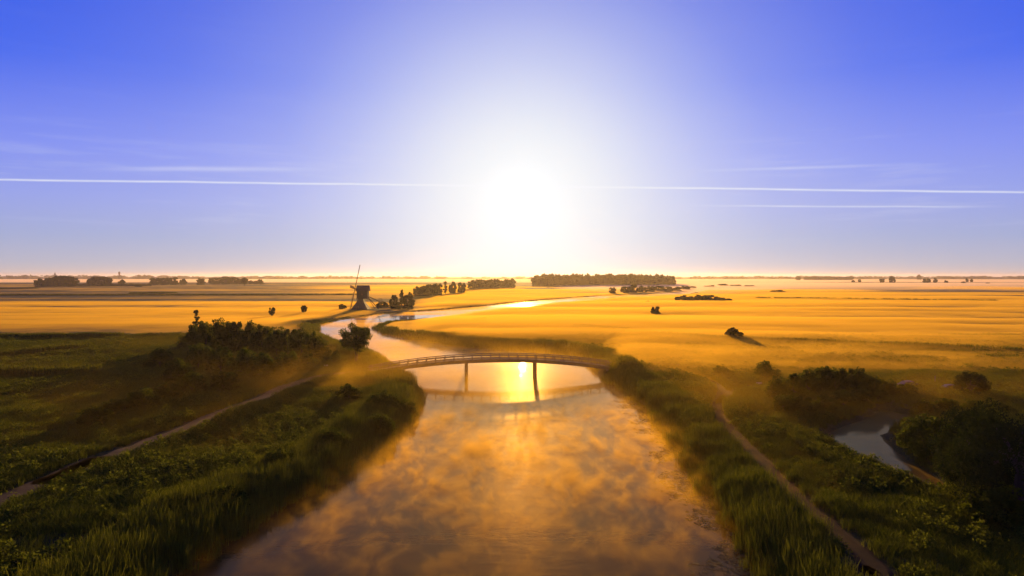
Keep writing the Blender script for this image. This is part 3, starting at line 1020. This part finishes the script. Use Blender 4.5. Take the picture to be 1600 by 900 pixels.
def sweep(offs, z_lo, z_hi, name, mat, s0=0.0, s1=1.0, n=NS):
    mb = MB()
    rings = []
    for k in range(n + 1):
        s = s0 + (s1 - s0) * k / n
        rings.append([bridge_pt(s, offs[0], z_lo), bridge_pt(s, offs[1], z_lo), bridge_pt(s, offs[1], z_hi), bridge_pt(s, offs[0], z_hi)])
    mb.loft(rings)
    return mb.build(name, mat, br)


# deck of cross planks, joined: each plank is about one pixel wide from here
mb = MB()
NP = 250
for k in range(NP):
    s = (k + 0.5) / NP
    p, q = bridge_pt(s, -W2, -0.04), bridge_pt(s, W2, -0.04)
    mb.bar(p, q, 49.5 / NP * 0.9, 0.07)
tag(mb.build('deck_planks', M_WOOD, br), kind='stuff')
for off in (-1.2, 0.0, 1.2):
    sweep((off - 0.14, off + 0.14), -0.62, -0.078, 'beam', M_WOOD)
for off in (-W2 + 0.06, W2 - 0.06):
    sweep((off - 0.05, off + 0.05), 0.98, 1.15, 'handrail', M_WOOD)
    sweep((off - 0.03, off + 0.03), 0.50, 0.63, 'middle_rail', M_WOOD)
    sweep((off - 0.04, off + 0.04), 0.0, 0.14, 'kerb_rail', M_WOOD)
post_me = MB().box((0, 0, 0.45), (0.17, 0.11, 1.14)).mesh('railing_post', M_WOOD)
for off in (-W2 - 0.06, W2 + 0.06):
    for k in range(27):
        s = 0.012 + 0.976 * k / 26
        p = bridge_pt(s, off)
        link('railing_post', post_me, br, p)
for s_ in (0.400, 0.683):
    pier = MB()
    for off in (-0.95, 0.95):
        a = bridge_pt(s_, off, -0.62)
        pier.tube([(a.x, a.y, -1.6), (a.x, a.y, a.z - 0.15)], 0.37, 10)
    a, b = bridge_pt(s_, -1.5, -0.79), bridge_pt(s_, 1.5, -0.79)
    pier.bar(a, b, 0.42, 0.32)
    pier.bar(bridge_pt(s_, -0.95, -1.1), bridge_pt(s_, 0.95, -2.6), 0.12, 0.2)
    pier.build('pier', M_WOOD, br)
for s_ in (0.0, 1.0):
    c = bridge_pt(s_, 0, -1.35)
    MB().box(c + Vector((0.35 if s_ == 0 else -0.35, 0, 0)), (1.0, 3.4, 1.44)).build('abutment', M_BRICK, br)

# fence that carries the railing on over the right bank
fn = empty('path_fence', (0, 0, 0))
tag(fn, 'low wooden rail fence leading from the bridge over the right bank', 'fence')
fl = [ground_at(a, b) for a, b in [(948, 569), (975, 569), (1000, 570), (1030, 572), (1060, 576)]]
tops = []
for p0, p1 in zip(fl[:-1], fl[1:]):
    for k in range(2):
        tops.append(p0 + (p1 - p0) * k / 2)
tops.append(fl[-1])
fp_me = MB().box((0, 0, 0.5), (0.12, 0.12, 1.2)).mesh('post', M_WOOD)
for p in tops:
    link('post', fp_me, fn, (p[0], p[1], hz(*p)))
for hgt in (0.95, 0.55):
    mb = MB()
    for p, q in zip(tops[:-1], tops[1:]):
        mb.bar((p[0], p[1] - 0.09, hz(*p) + hgt), (q[0], q[1] - 0.09, hz(*q) + hgt), 0.05, 0.1)
    mb.build('rail', M_WOOD, fn)

# ------------------------------------------------------------------ windmill
mz = hz(*MILL_XY)
mill = empty('windmill', (MILL_XY[0], MILL_XY[1], mz))
mill.scale = (0.86, 0.86, 0.86)
tag(mill, 'dark hollow post windmill with box shaped head and spread foot beside the river', 'windmill')


def ring(hw, hd, z, cx=0.0):
    return [(cx - hw, -hd, z), (cx + hw, -hd, z), (cx + hw, hd, z), (cx - hw, hd, z)]


MB().loft([ring(6.2, 6.2, -0.8), ring(5.9, 5.9, 0.0), ring(4.3, 4.3, 2.6), ring(2.6, 2.6, 5.2), ring(1.8, 1.8, 7.3), ring(1.8, 1.8, 7.5)]).build('tower', M_TAR, mill)
MB().box((-1.0, -5.35, 1.3), (1.2, 0.9, 2.2)).build('door', M_SAIL, mill)
hx = 1.4                                                 # the head sits slightly to the right over the foot
MB().loft([ring(3.8, 2.9, 7.5, hx), ring(3.8, 2.9, 13.4, hx)]).build('head', M_TAR, mill)
for dx in (-3.65, 3.65):
    for dy in (-2.8, 2.8):
        MB().box((hx + dx, dy, 7.2), (0.4, 0.4, 1.4)).build('corner_post', M_TAR, mill)
rf = MB()
for sy in (-1, 1):
    pass
prof = [(-3.35, 12.9), (-2.2, 15.0), (0, 16.9), (2.2, 15.0), (3.35, 12.9)]
rf.loft([[(hx - 4.35, y, z) for y, z in prof], [(hx + 4.75, y, z) for y, z in prof]])
rf.build('roof', M_THATCH, mill)
MB().box((hx, -3.02, 10.6), (1.0, 0.12, 1.2)).build('window', M_SAIL, mill)
hub = Vector((-3.6, -0.2, 14.3))
TILT = math.radians(11.0)
up1 = Vector((math.sin(TILT), 0, math.cos(TILT)))
axis = Vector((-math.cos(TILT), 0, math.sin(TILT)))      # the windshaft points out to the left
side1 = axis.cross(up1)
MB().tube([hub + axis * 0.9, hub - axis * 3.2], [0.45, 0.55], 10).build('windshaft', M_TAR, mill)
ROT = math.radians(5)
for k in range(4):
    a = ROT + k * math.pi / 2
    d = up1 * math.cos(a) + side1 * math.sin(a)
    e = -up1 * math.sin(a) + side1 * math.cos(a)
    hb = hub + axis * (0.55 if k % 2 == 0 else 0.2)
    mb = MB()
    mb.bar(hb - d * 0.6, hb + d * 17.4, 0.34, 0.42, axis)
    sail = mb.build('sail', M_SAIL, mill)
    lt = MB()
    lean = (e * 0.93 + axis * 0.36).normalized()
    for j in range(25):
        c = hb + d * (2.6 + j * 0.6)
        lt.bar(c - lean * 0.35, c + lean * 1.55, 0.09, 0.09, axis)
    for wv in (0.55, 1.05, 1.55):
        lt.bar(hb + d * 2.4 + lean * wv, hb + d * 17.2 + lean * wv, 0.08, 0.06, axis)
    lt.build('lattice', M_SAIL, sail)
tail_end = Vector((hx + 11.0, -1.0, 0.6))
MB().bar((hx + 3.9, 0, 8.2), tail_end, 0.45, 0.5).build('tail_pole', M_TAR, mill)
for sy in (-2.6, 2.6):
    MB().bar((hx + 3.9, sy, 8.9), (tail_end.x + 1.8, tail_end.y + sy * 0.25, 5.2), 0.26, 0.3).build('tail_brace', M_TAR, mill)
MB().bar((tail_end.x + 1.8, -1.5, 5.1), (tail_end.x + 0.2, -1.0, 0.8), 0.3, 0.3).build('tail_strut', M_TAR, mill)
lad = MB()
for sy in (-0.5, 0.5):
    lad.bar((hx + 4.2, sy - 1.2, 7.6), (hx + 9.0, sy - 1.4, 0.2), 0.14, 0.2)
for j in range(14):
    t = (j + 0.5) / 14
    p = Vector((hx + 4.2, -1.2, 7.6)).lerp(Vector((hx + 9.0, -1.4, 0.2)), t)
    lad.bar(p + Vector((0, -0.5, 0)), p + Vector((0, 0.5, 0)), 0.25, 0.06)
lad.build('ladder', M_TAR, mill)
wh = MB()
wc = Vector((tail_end.x + 1.4, -1.2, 6.2))
rim = [wc + Vector((0.2 * math.sin(t), 0, 0)) + Vector((math.cos(t) * 1.5, 0, math.sin(t) * 1.5)) for t in np.linspace(0, 2 * math.pi, 17)]
wh.tube(rim, 0.12, 6)
for t in np.linspace(0, math.pi, 4, endpoint=False):
    v = Vector((math.cos(t), 0, math.sin(t))) * 1.5
    wh.bar(wc - v, wc + v, 0.1, 0.1)
wh.build('winch_wheel', M_SAIL, mill)

# ------------------------------------------------------------------ parked cars
M_CAR1 = mat_simple('silver_paint', (0.06, 0.05, 0.04), (0.07, 0.06, 0.05), 1, 0.5, 0.0, spec=0.15)
M_CAR2 = mat_simple('grey_paint', (0.04, 0.036, 0.03), (0.05, 0.045, 0.04), 1, 0.5, 0.0, spec=0.15)
M_GLASS = mat_simple('tinted_glass', (0.015, 0.015, 0.014), (0.02, 0.02, 0.018), 1, 0.3, spec=0.15)
M_TYRE = mat_simple('rubber', (0.015, 0.015, 0.015), (0.03, 0.03, 0.03), 10, 0.85)
M_RIM = mat_simple('alloy', (0.4, 0.4, 0.4), (0.5, 0.5, 0.5), 3, 0.35, 0.9)
M_LAMP = mat_simple('lamp_glass', (0.7, 0.7, 0.68), (0.8, 0.8, 0.78), 2, 0.1, coat=1.0)
M_LAMPR = mat_simple('red_lamp', (0.25, 0.02, 0.02), (0.3, 0.03, 0.02), 2, 0.15, coat=1.0)


def make_car(loc, rz, paint, label):
    car = empty('parked_car', loc, rz)
    tag(car, label, 'car', 'cars parked by the misty plain')

    def sec(x, z0, zs, zr, ws, wr):
        """one cross section: sill, shoulder and roof"""
        return [(x, -ws * .94, z0), (x, -ws, (z0 + zs) / 2), (x, -ws * .97, zs), (x, -wr, zr - 0.04), (x, -wr * .6, zr), (x, wr * .6, zr), (x, wr, zr - 0.04), (x, ws * .97, zs), (x, ws, (z0 + zs) / 2), (x, ws * .94, z0)]
    rings = [sec(-2.15, .38, .72, .80, .72, .62), sec(-2.05, .28, .78, .90, .82, .70), sec(-1.75, .24, .86, .98, .88, .76), sec(-1.35, .22, .88, 1.28, .9, .66),
             sec(-0.8, .22, .90, 1.44, .9, .62), sec(0.0, .22, .90, 1.47, .9, .62), sec(0.45, .22, .90, 1.40, .9, .62), sec(1.05, .22, .88, 1.02, .9, .74),
             sec(1.6, .24, .82, .92, .88, .74), sec(2.0, .28, .72, .80, .82, .68), sec(2.15, .36, .62, .68, .70, .60)]
    body = MB().loft(rings).build('body', paint, car)
    for p in body.data.polygons: p.use_smooth = True
    sub = body.modifiers.new('round', 'SUBSURF'); sub.levels = 2; sub.render_levels = 2
    for sy in (-1, 1):
        MB().loft([[(-1.25, sy * .885, .93), (0.85, sy * .885, .93), (0.40, sy * .70, 1.30), (-0.95, sy * .70, 1.32)], [(-1.25, sy * .80, .93), (0.85, sy * .80, .93), (0.40, sy * .62, 1.30), (-0.95, sy * .62, 1.32)]]).build('side_window', M_GLASS, car)
        MB().bar((0.75, sy * 0.9, 0.98), (0.75, sy * 1.06, 1.0), 0.12, 0.14).build('mirror', paint, car)
        MB().box((2.03, sy * .60, .66), (.22, .30, .14)).build('headlight', M_LAMP, car)
        MB().box((-2.08, sy * .62, .74), (.16, .26, .16)).build('tail_light', M_LAMPR, car)
    MB().loft([[(0.46, -.60, 1.385), (0.46, .60, 1.385), (1.04, .74, 1.03), (1.04, -.74, 1.03)], [(0.40, -.60, 1.34), (0.40, .60, 1.34), (0.98, .74, .98), (0.98, -.74, .98)]]).build('windscreen', M_GLASS, car)
    MB().loft([[(-0.9, -.58, 1.42), (-0.9, .58, 1.42), (-1.45, .68, 1.16), (-1.45, -.68, 1.16)], [(-0.86, -.58, 1.36), (-0.86, .58, 1.36), (-1.4, .68, 1.1), (-1.4, -.68, 1.1)]]).build('rear_window', M_GLASS, car)
    for x in (-1.35, 1.35):
        for sy in (-1, 1):
            wl = MB().tube([(x, sy * .70, .32), (x, sy * .93, .32)], .32, 20).build('wheel', M_TYRE, car)
            MB().tube([(x, sy * .90, .32), (x, sy * .945, .32)], .20, 14).build('rim', M_RIM, wl)


for px, py, rz, paint, lb in [(1417, 607, math.radians(186), M_CAR1, 'silver car with bright glinting front parked in mist at the plain edge'),
                              (1484, 611, math.radians(172), M_CAR2, 'grey car parked next to the round tree, only its roof edge glinting')]:
    q = ground_at(px, py)
    make_car((q[0], q[1], hz(*q)), rz, paint, lb)

# ------------------------------------------------------------------ small posts, glint panels, far towers
M_WHITE = mat_simple('white_paint', (0.46, 0.36, 0.20), (0.56, 0.44, 0.26), 4, 0.7)


def small_post(name, px, py, hgt, r_, mat, label, cat, cap=None):
    q = ground_at(px, py)
    z = hz(*q)
    t = empty(name, (q[0], q[1], z)); tag(t, label, cat)
    MB().tube([(0, 0, -0.6), (0, 0, hgt * 0.9), (0, 0, hgt)], [r_, r_, r_ * 0.7], 8).build('shaft', mat, t)
    if cap:
        MB().box((0, -0.02, hgt * 0.84), cap).build('panel', mat, t)
    return t


small_post('wooden_post', 984, 568, 1.6, 0.16, M_WOOD, 'short dark post on the right bank beside the rail fence', 'post')
small_post('wooden_post', 1461, 602, 1.9, 0.10, M_WOOD, 'thin post standing in mist between the two parked cars', 'post')
small_post('river_marker', 576, 519, 3.2, 0.35, M_WHITE, 'white marker post standing in the bright water behind the leafy tree', 'marker', (1.0, 0.15, 0.9))
small_post('sign', 1186, 604, 0.9, 0.05, M_WHITE, 'small pale panel standing in for a glint beside the right path junction', 'sign', (1.0, 0.05, 0.3))  # pale panel put in for a glint of unknown source
small_post('sign', 509, 574, 0.9, 0.05, M_WHITE, 'small pale panel standing in for a glint at the edge of the left thicket', 'sign', (1.0, 0.05, 0.3))  # likewise made up to give the second unidentified glint a body

for px, top, wid_, lb in [(86, 425.5, 5.5, 'slim far church tower on the left horizon, nearest the frame edge'), (186.5, 424.5, 9.0, 'broad far water tower standing on the left horizon')]:
    D = 3600.0
    x = (px - 800) / FPX * D
    h = CAM_H + (HORIZON - top) / FPX * D
    t = empty('far_tower', (x, D, 0)); tag(t, lb, 'tower')
    if wid_ < 7:
        MB().loft([ring(wid_ / 2, wid_ / 2, -1), ring(wid_ / 2, wid_ / 2, h * 0.75)]).build('shaft', M_BRICK, t)
        MB().loft([ring(wid_ / 2 + .3, wid_ / 2 + .3, h * 0.75), ring(0.2, 0.2, h)]).build('spire', M_TAR, t)
    else:
        MB().tube([(0, 0, -1), (0, 0, h * .72)], wid_ * .36, 14).build('shaft', M_BRICK, t)
        MB().tube([(0, 0, h * .72), (0, 0, h * .78), (0, 0, h * .95), (0, 0, h)], [wid_ * .38, wid_ * .5, wid_ * .5, wid_ * .2], 14).build('tank', M_BRICK, t)

# ------------------------------------------------------------------ mist and haze
FOG = (1.0, 0.62, 0.05)


def mist_sheet(name, xs_fn, ys_, us_, depth_fn, mat, y_off=420.0):
    """a closed body of mist: flat under the ground, its top rising and falling with the depth of the mist"""
    X = xs_fn(us_, ys_)
    Y = np.repeat(ys_[:, None], len(us_), 1)
    P = np.stack([X.ravel(), Y.ravel()], 1)
    T = depth_fn(P)
    top = np.maximum(T, -0.35)
    nr, nc = len(ys_), len(us_)
    V = np.concatenate([np.column_stack([P, top]), np.column_stack([P, np.full(len(P), -0.9)])])
    n = nr * nc
    F = grid_faces(nr, nc)
    idx = np.arange(n).reshape(nr, nc)
    loop = np.concatenate([idx[0, :], idx[1:, -1], idx[-1, -2::-1], idx[-2:0:-1, 0]])
    nx = np.roll(loop, -1)
    side = np.stack([loop, loop + n, nx + n, nx], 1)
    FF = np.concatenate([F, F[:, ::-1] + n, side])
    o = link(name, np_mesh(name, V, FF, mat, True))
    return tag(o, kind='stuff')


M_MIST = mat_volume('mist', (0.93, 0.575, 0.05), 0.078, 0.46)


def plain_depth(P):
    x, y = P[:, 0], P[:, 1]
    sd = sd_water(P)
    u = x / np.maximum(y, 1)
    streak = fbm(x / 240, y / 45, 101, 4)
    puff = fbm(x / 28, y / 22, 111, 4)
    yw = y * (1 + 0.9 * (fbm(x / 300, y / 160, 181, 3) - 0.5))
    # right plain
    right = sstep(0.10, 0.18, u - 0.0) * sstep(125, 160, y) * (1 - sstep(350, 1250, yw))
    right = np.maximum(right, sstep(-0.17, -0.08, u) * sstep(180, 235, y) * (1 - sstep(450, 1250, yw)))
    # left fields: a band of mist in the middle distance
    left = (1 - sstep(-0.28, -0.10, u)) * sstep(225, 330, y) * (1 - sstep(470, 590, y)) * 0.75
    left2 = sstep(-0.35, -0.12, u) * (1 - sstep(-0.05, 0.05, u)) * sstep(600, 900, y) * 0.3 * (1 - sstep(1200, 1600, y))
    t = np.maximum(np.maximum(right, left), left2)
    wide = fbm(x / 420, y / 120, 171, 3)
    dep = t * (0.75 + 3.4 * (streak - 0.30) + 3.0 * (wide - 0.35) + 0.9 * (puff - 0.5) * (y < 900))
    dep = dep * np.where(poly_sd(P, RIVER) < 30, sstep(-2.5, 7, poly_sd(P, RIVER)), 1.0)
    # over the river bend and the banks around the bridge
    bend = (1 - sstep(-2, 16, sd)) * sstep(120, 175, y) * (1 - sstep(900, 1500, y))
    dep = np.maximum(dep, bend * (0.25 + 1.2 * (puff - 0.40)) * sstep(150, 200, y))
    dep = dep + 0.17 * sstep(520, 640, y) * (1 - sstep(-0.1, 0.05, u)) * (0.4 + 1.2 * streak)
    dep = dep + 1.1 * np.exp(-(((x - 8) / 55) ** 2 + ((y - 245) / 60) ** 2)) * sstep(-1, 5, sd) * sstep(165, 200, y)
    return np.where(sd > 0, 0.95 - low_bank(y, sd), 0.0) * sstep(-1, 4, sd) + dep - 0.15 * (1 - sstep(0, 4, sd))


my = [70.0]
while my[-1] < 300: my.append(my[-1] + 1.6)
while my[-1] < 1750: my.append(my[-1] * 1.012)
my = np.array(my)
mu = np.linspace(-0.80, 0.80, 460)
mist_sheet('mist', lambda u, y: u[None, :] * (y[:, None] + 60.0), my, mu, plain_depth, M_MIST)


def far_depth(P):
    x, y = P[:, 0], P[:, 1]
    u = x / y
    n = fbm(x / 900, y / 260, 141, 4)
    t = sstep(430, 1600, y) * sstep(0.02, 0.14, u) + sstep(2000, 2300, y) * (1 - sstep(0.02, 0.14, u))
    t = np.minimum(t, 1) * (1 - sstep(3600, 4600, y))
    return 0.5 * (1 - 0.8 * (y < 900)) + t * (1.6 + 5.0 * (n - 0.25)) * (1 - 0.4 * sstep(0.35, 0.6, u))


fy = [420.0]
while fy[-1] < 4700: fy.append(fy[-1] * 1.016)
mist_sheet('far_mist', lambda u, y: u[None, :] * (y[:, None] + 60.0), np.array(fy), np.linspace(-0.80, 0.80, 240), far_depth,
           mat_volume('pale_mist', (0.88, 0.68, 0.46), 0.016, 0.46))


def mat_wisps(name, color, aniso, dens, lo, hi, scale, detail, zfade, warp, floor, masks, step):
    """uneven mist: torn by noise, thinning with height; masks are soft blobs (x, y, rx, ry, weight) and along[] fades it with distance"""
    m, t = new_mat(name)
    g = t.n('ShaderNodeTexCoord').outputs['Object']
    sp = t.n('ShaderNodeSeparateXYZ'); t.l(g, sp.inputs[0])
    wn = t.n('ShaderNodeTexNoise'); t.l(t.mapping(g, scale=(0.16, 0.16, 0.3)), wn.inputs['Vector']); wn.inputs['Scale'].default_value = 1.0; wn.inputs['Detail'].default_value = 2
    wv = t.n('ShaderNodeVectorMath', operation='MULTIPLY_ADD')
    t.l(wn.outputs['Color'], wv.inputs[0]); wv.inputs[1].default_value = (warp, warp, 0); t.l(g, wv.inputs[2])
    n = t.noise(t.mapping(wv.outputs[0], scale=scale), 1.0, detail, 0.6)
    big = t.noise(t.mapping(g, scale=tuple(c * 0.22 for c in scale)), 1.0, 2, 0.5)
    n = t.math('ADD', t.math('MULTIPLY', n, 0.65), t.math('MULTIPLY', big, 0.35))
    mr = t.n('ShaderNodeMapRange'); mr.interpolation_type = 'SMOOTHSTEP'
    t.l(n, mr.inputs[0]); mr.inputs[1].default_value = lo; mr.inputs[2].default_value = hi
    mr.inputs[3].default_value = floor; mr.inputs[4].default_value = 1.0
    zf = t.math('MAXIMUM', t.math('SUBTRACT', 1.0, t.math('DIVIDE', sp.outputs['Z'], zfade)), 0.0)
    zf = t.math('MULTIPLY', zf, zf)
    tot = None
    for (bx, by_, rx, ry, wt) in masks:
        a = t.math('DIVIDE', t.math('SUBTRACT', sp.outputs['X'], bx), rx)
        b = t.math('DIVIDE', t.math('SUBTRACT', sp.outputs['Y'], by_), ry)
        e = t.math('POWER', 2.718, t.math('MULTIPLY', t.math('ADD', t.math('MULTIPLY', a, a), t.math('MULTIPLY', b, b)), -1.0))
        e = t.math('MULTIPLY', e, wt)
        tot = e if tot is None else t.math('ADD', tot, e)
    d = t.math('MULTIPLY', t.math('MULTIPLY', mr.outputs[0], zf), dens)
    if tot is not None:
        d = t.math('MULTIPLY', d, tot)
    v = t.n('ShaderNodeVolumePrincipled')
    v.inputs['Color'].default_value = (*color, 1)
    v.inputs['Anisotropy'].default_value = aniso
    v.inputs['Density Attribute'].default_value = ''
    t.l(d, v.inputs['Density'])
    o = t.n('ShaderNodeOutputMaterial'); t.l(v.outputs[0], o.inputs['Volume'])
    m.cycles.volume_step_rate = step
    return m


def pond_depth(P):
    sd = poly_sd(P, POND)
    return (0.25 + 1.2 * (fbm(P[:, 0] / 6, P[:, 1] / 6, 261, 3) - 0.35)) * (1 - sstep(-1.0, 1.5, sd)) - 0.1 * sstep(-0.5, 1.0, sd)


mist_sheet('added_pond_mist', lambda u, y: np.repeat(u[None, :], len(y), 0), np.arange(y0 - 2, y1 + 2, 0.8), np.arange(x0 - 2, x1 + 2, 0.8), pond_depth,  # mist added over the pond to make its dull surface brighter and warmer
           mat_volume('added_pond_steam', (1.0, 0.66, 0.14), 0.06, 0.45))

# thin torn steam over the river, this side of the bridge
rv = MB().box((-3, 92, 0.9), (74, 124, 2.6)).build('river_mist', mat_wisps('river_steam', FOG, 0.54, 0.55, 0.44, 0.66, (0.62, 0.36, 0.7), 6, 2.2, 6.0, 0.06,
               [(0, 96, 70, 21, 0.62), (0, 74, 70, 15, 0.40), (0, 59, 70, 12, 0.15), (0, 160, 90, 14, 0.05)], 0.2))
tag(rv, kind='stuff')
# drifting puffs over both banks round the bridge
bk = MB().box((0, 152, 3.6), (270, 170, 8.2)).build('bank_mist', mat_wisps('bank_steam', FOG, 0.50, 0.046, 0.44, 0.64, (0.055, 0.045, 0.10), 3, 7.7, 10.0, 0.06,
               [(-42, 165, 46, 52, 1.0), (52, 150, 60, 46, 1.0), (-20, 130, 24, 30, 0.5)], 0.28))
tag(bk, kind='stuff')

# the air itself: one closed box round the camera and the whole place
hzb = MB().box((0, 6300, 21.5), (21600, 13600, 49)).build('haze', mat_volume('haze_air', (1.0, 0.88, 0.74), 0.00006, 0.62))
tag(hzb, kind='stuff')
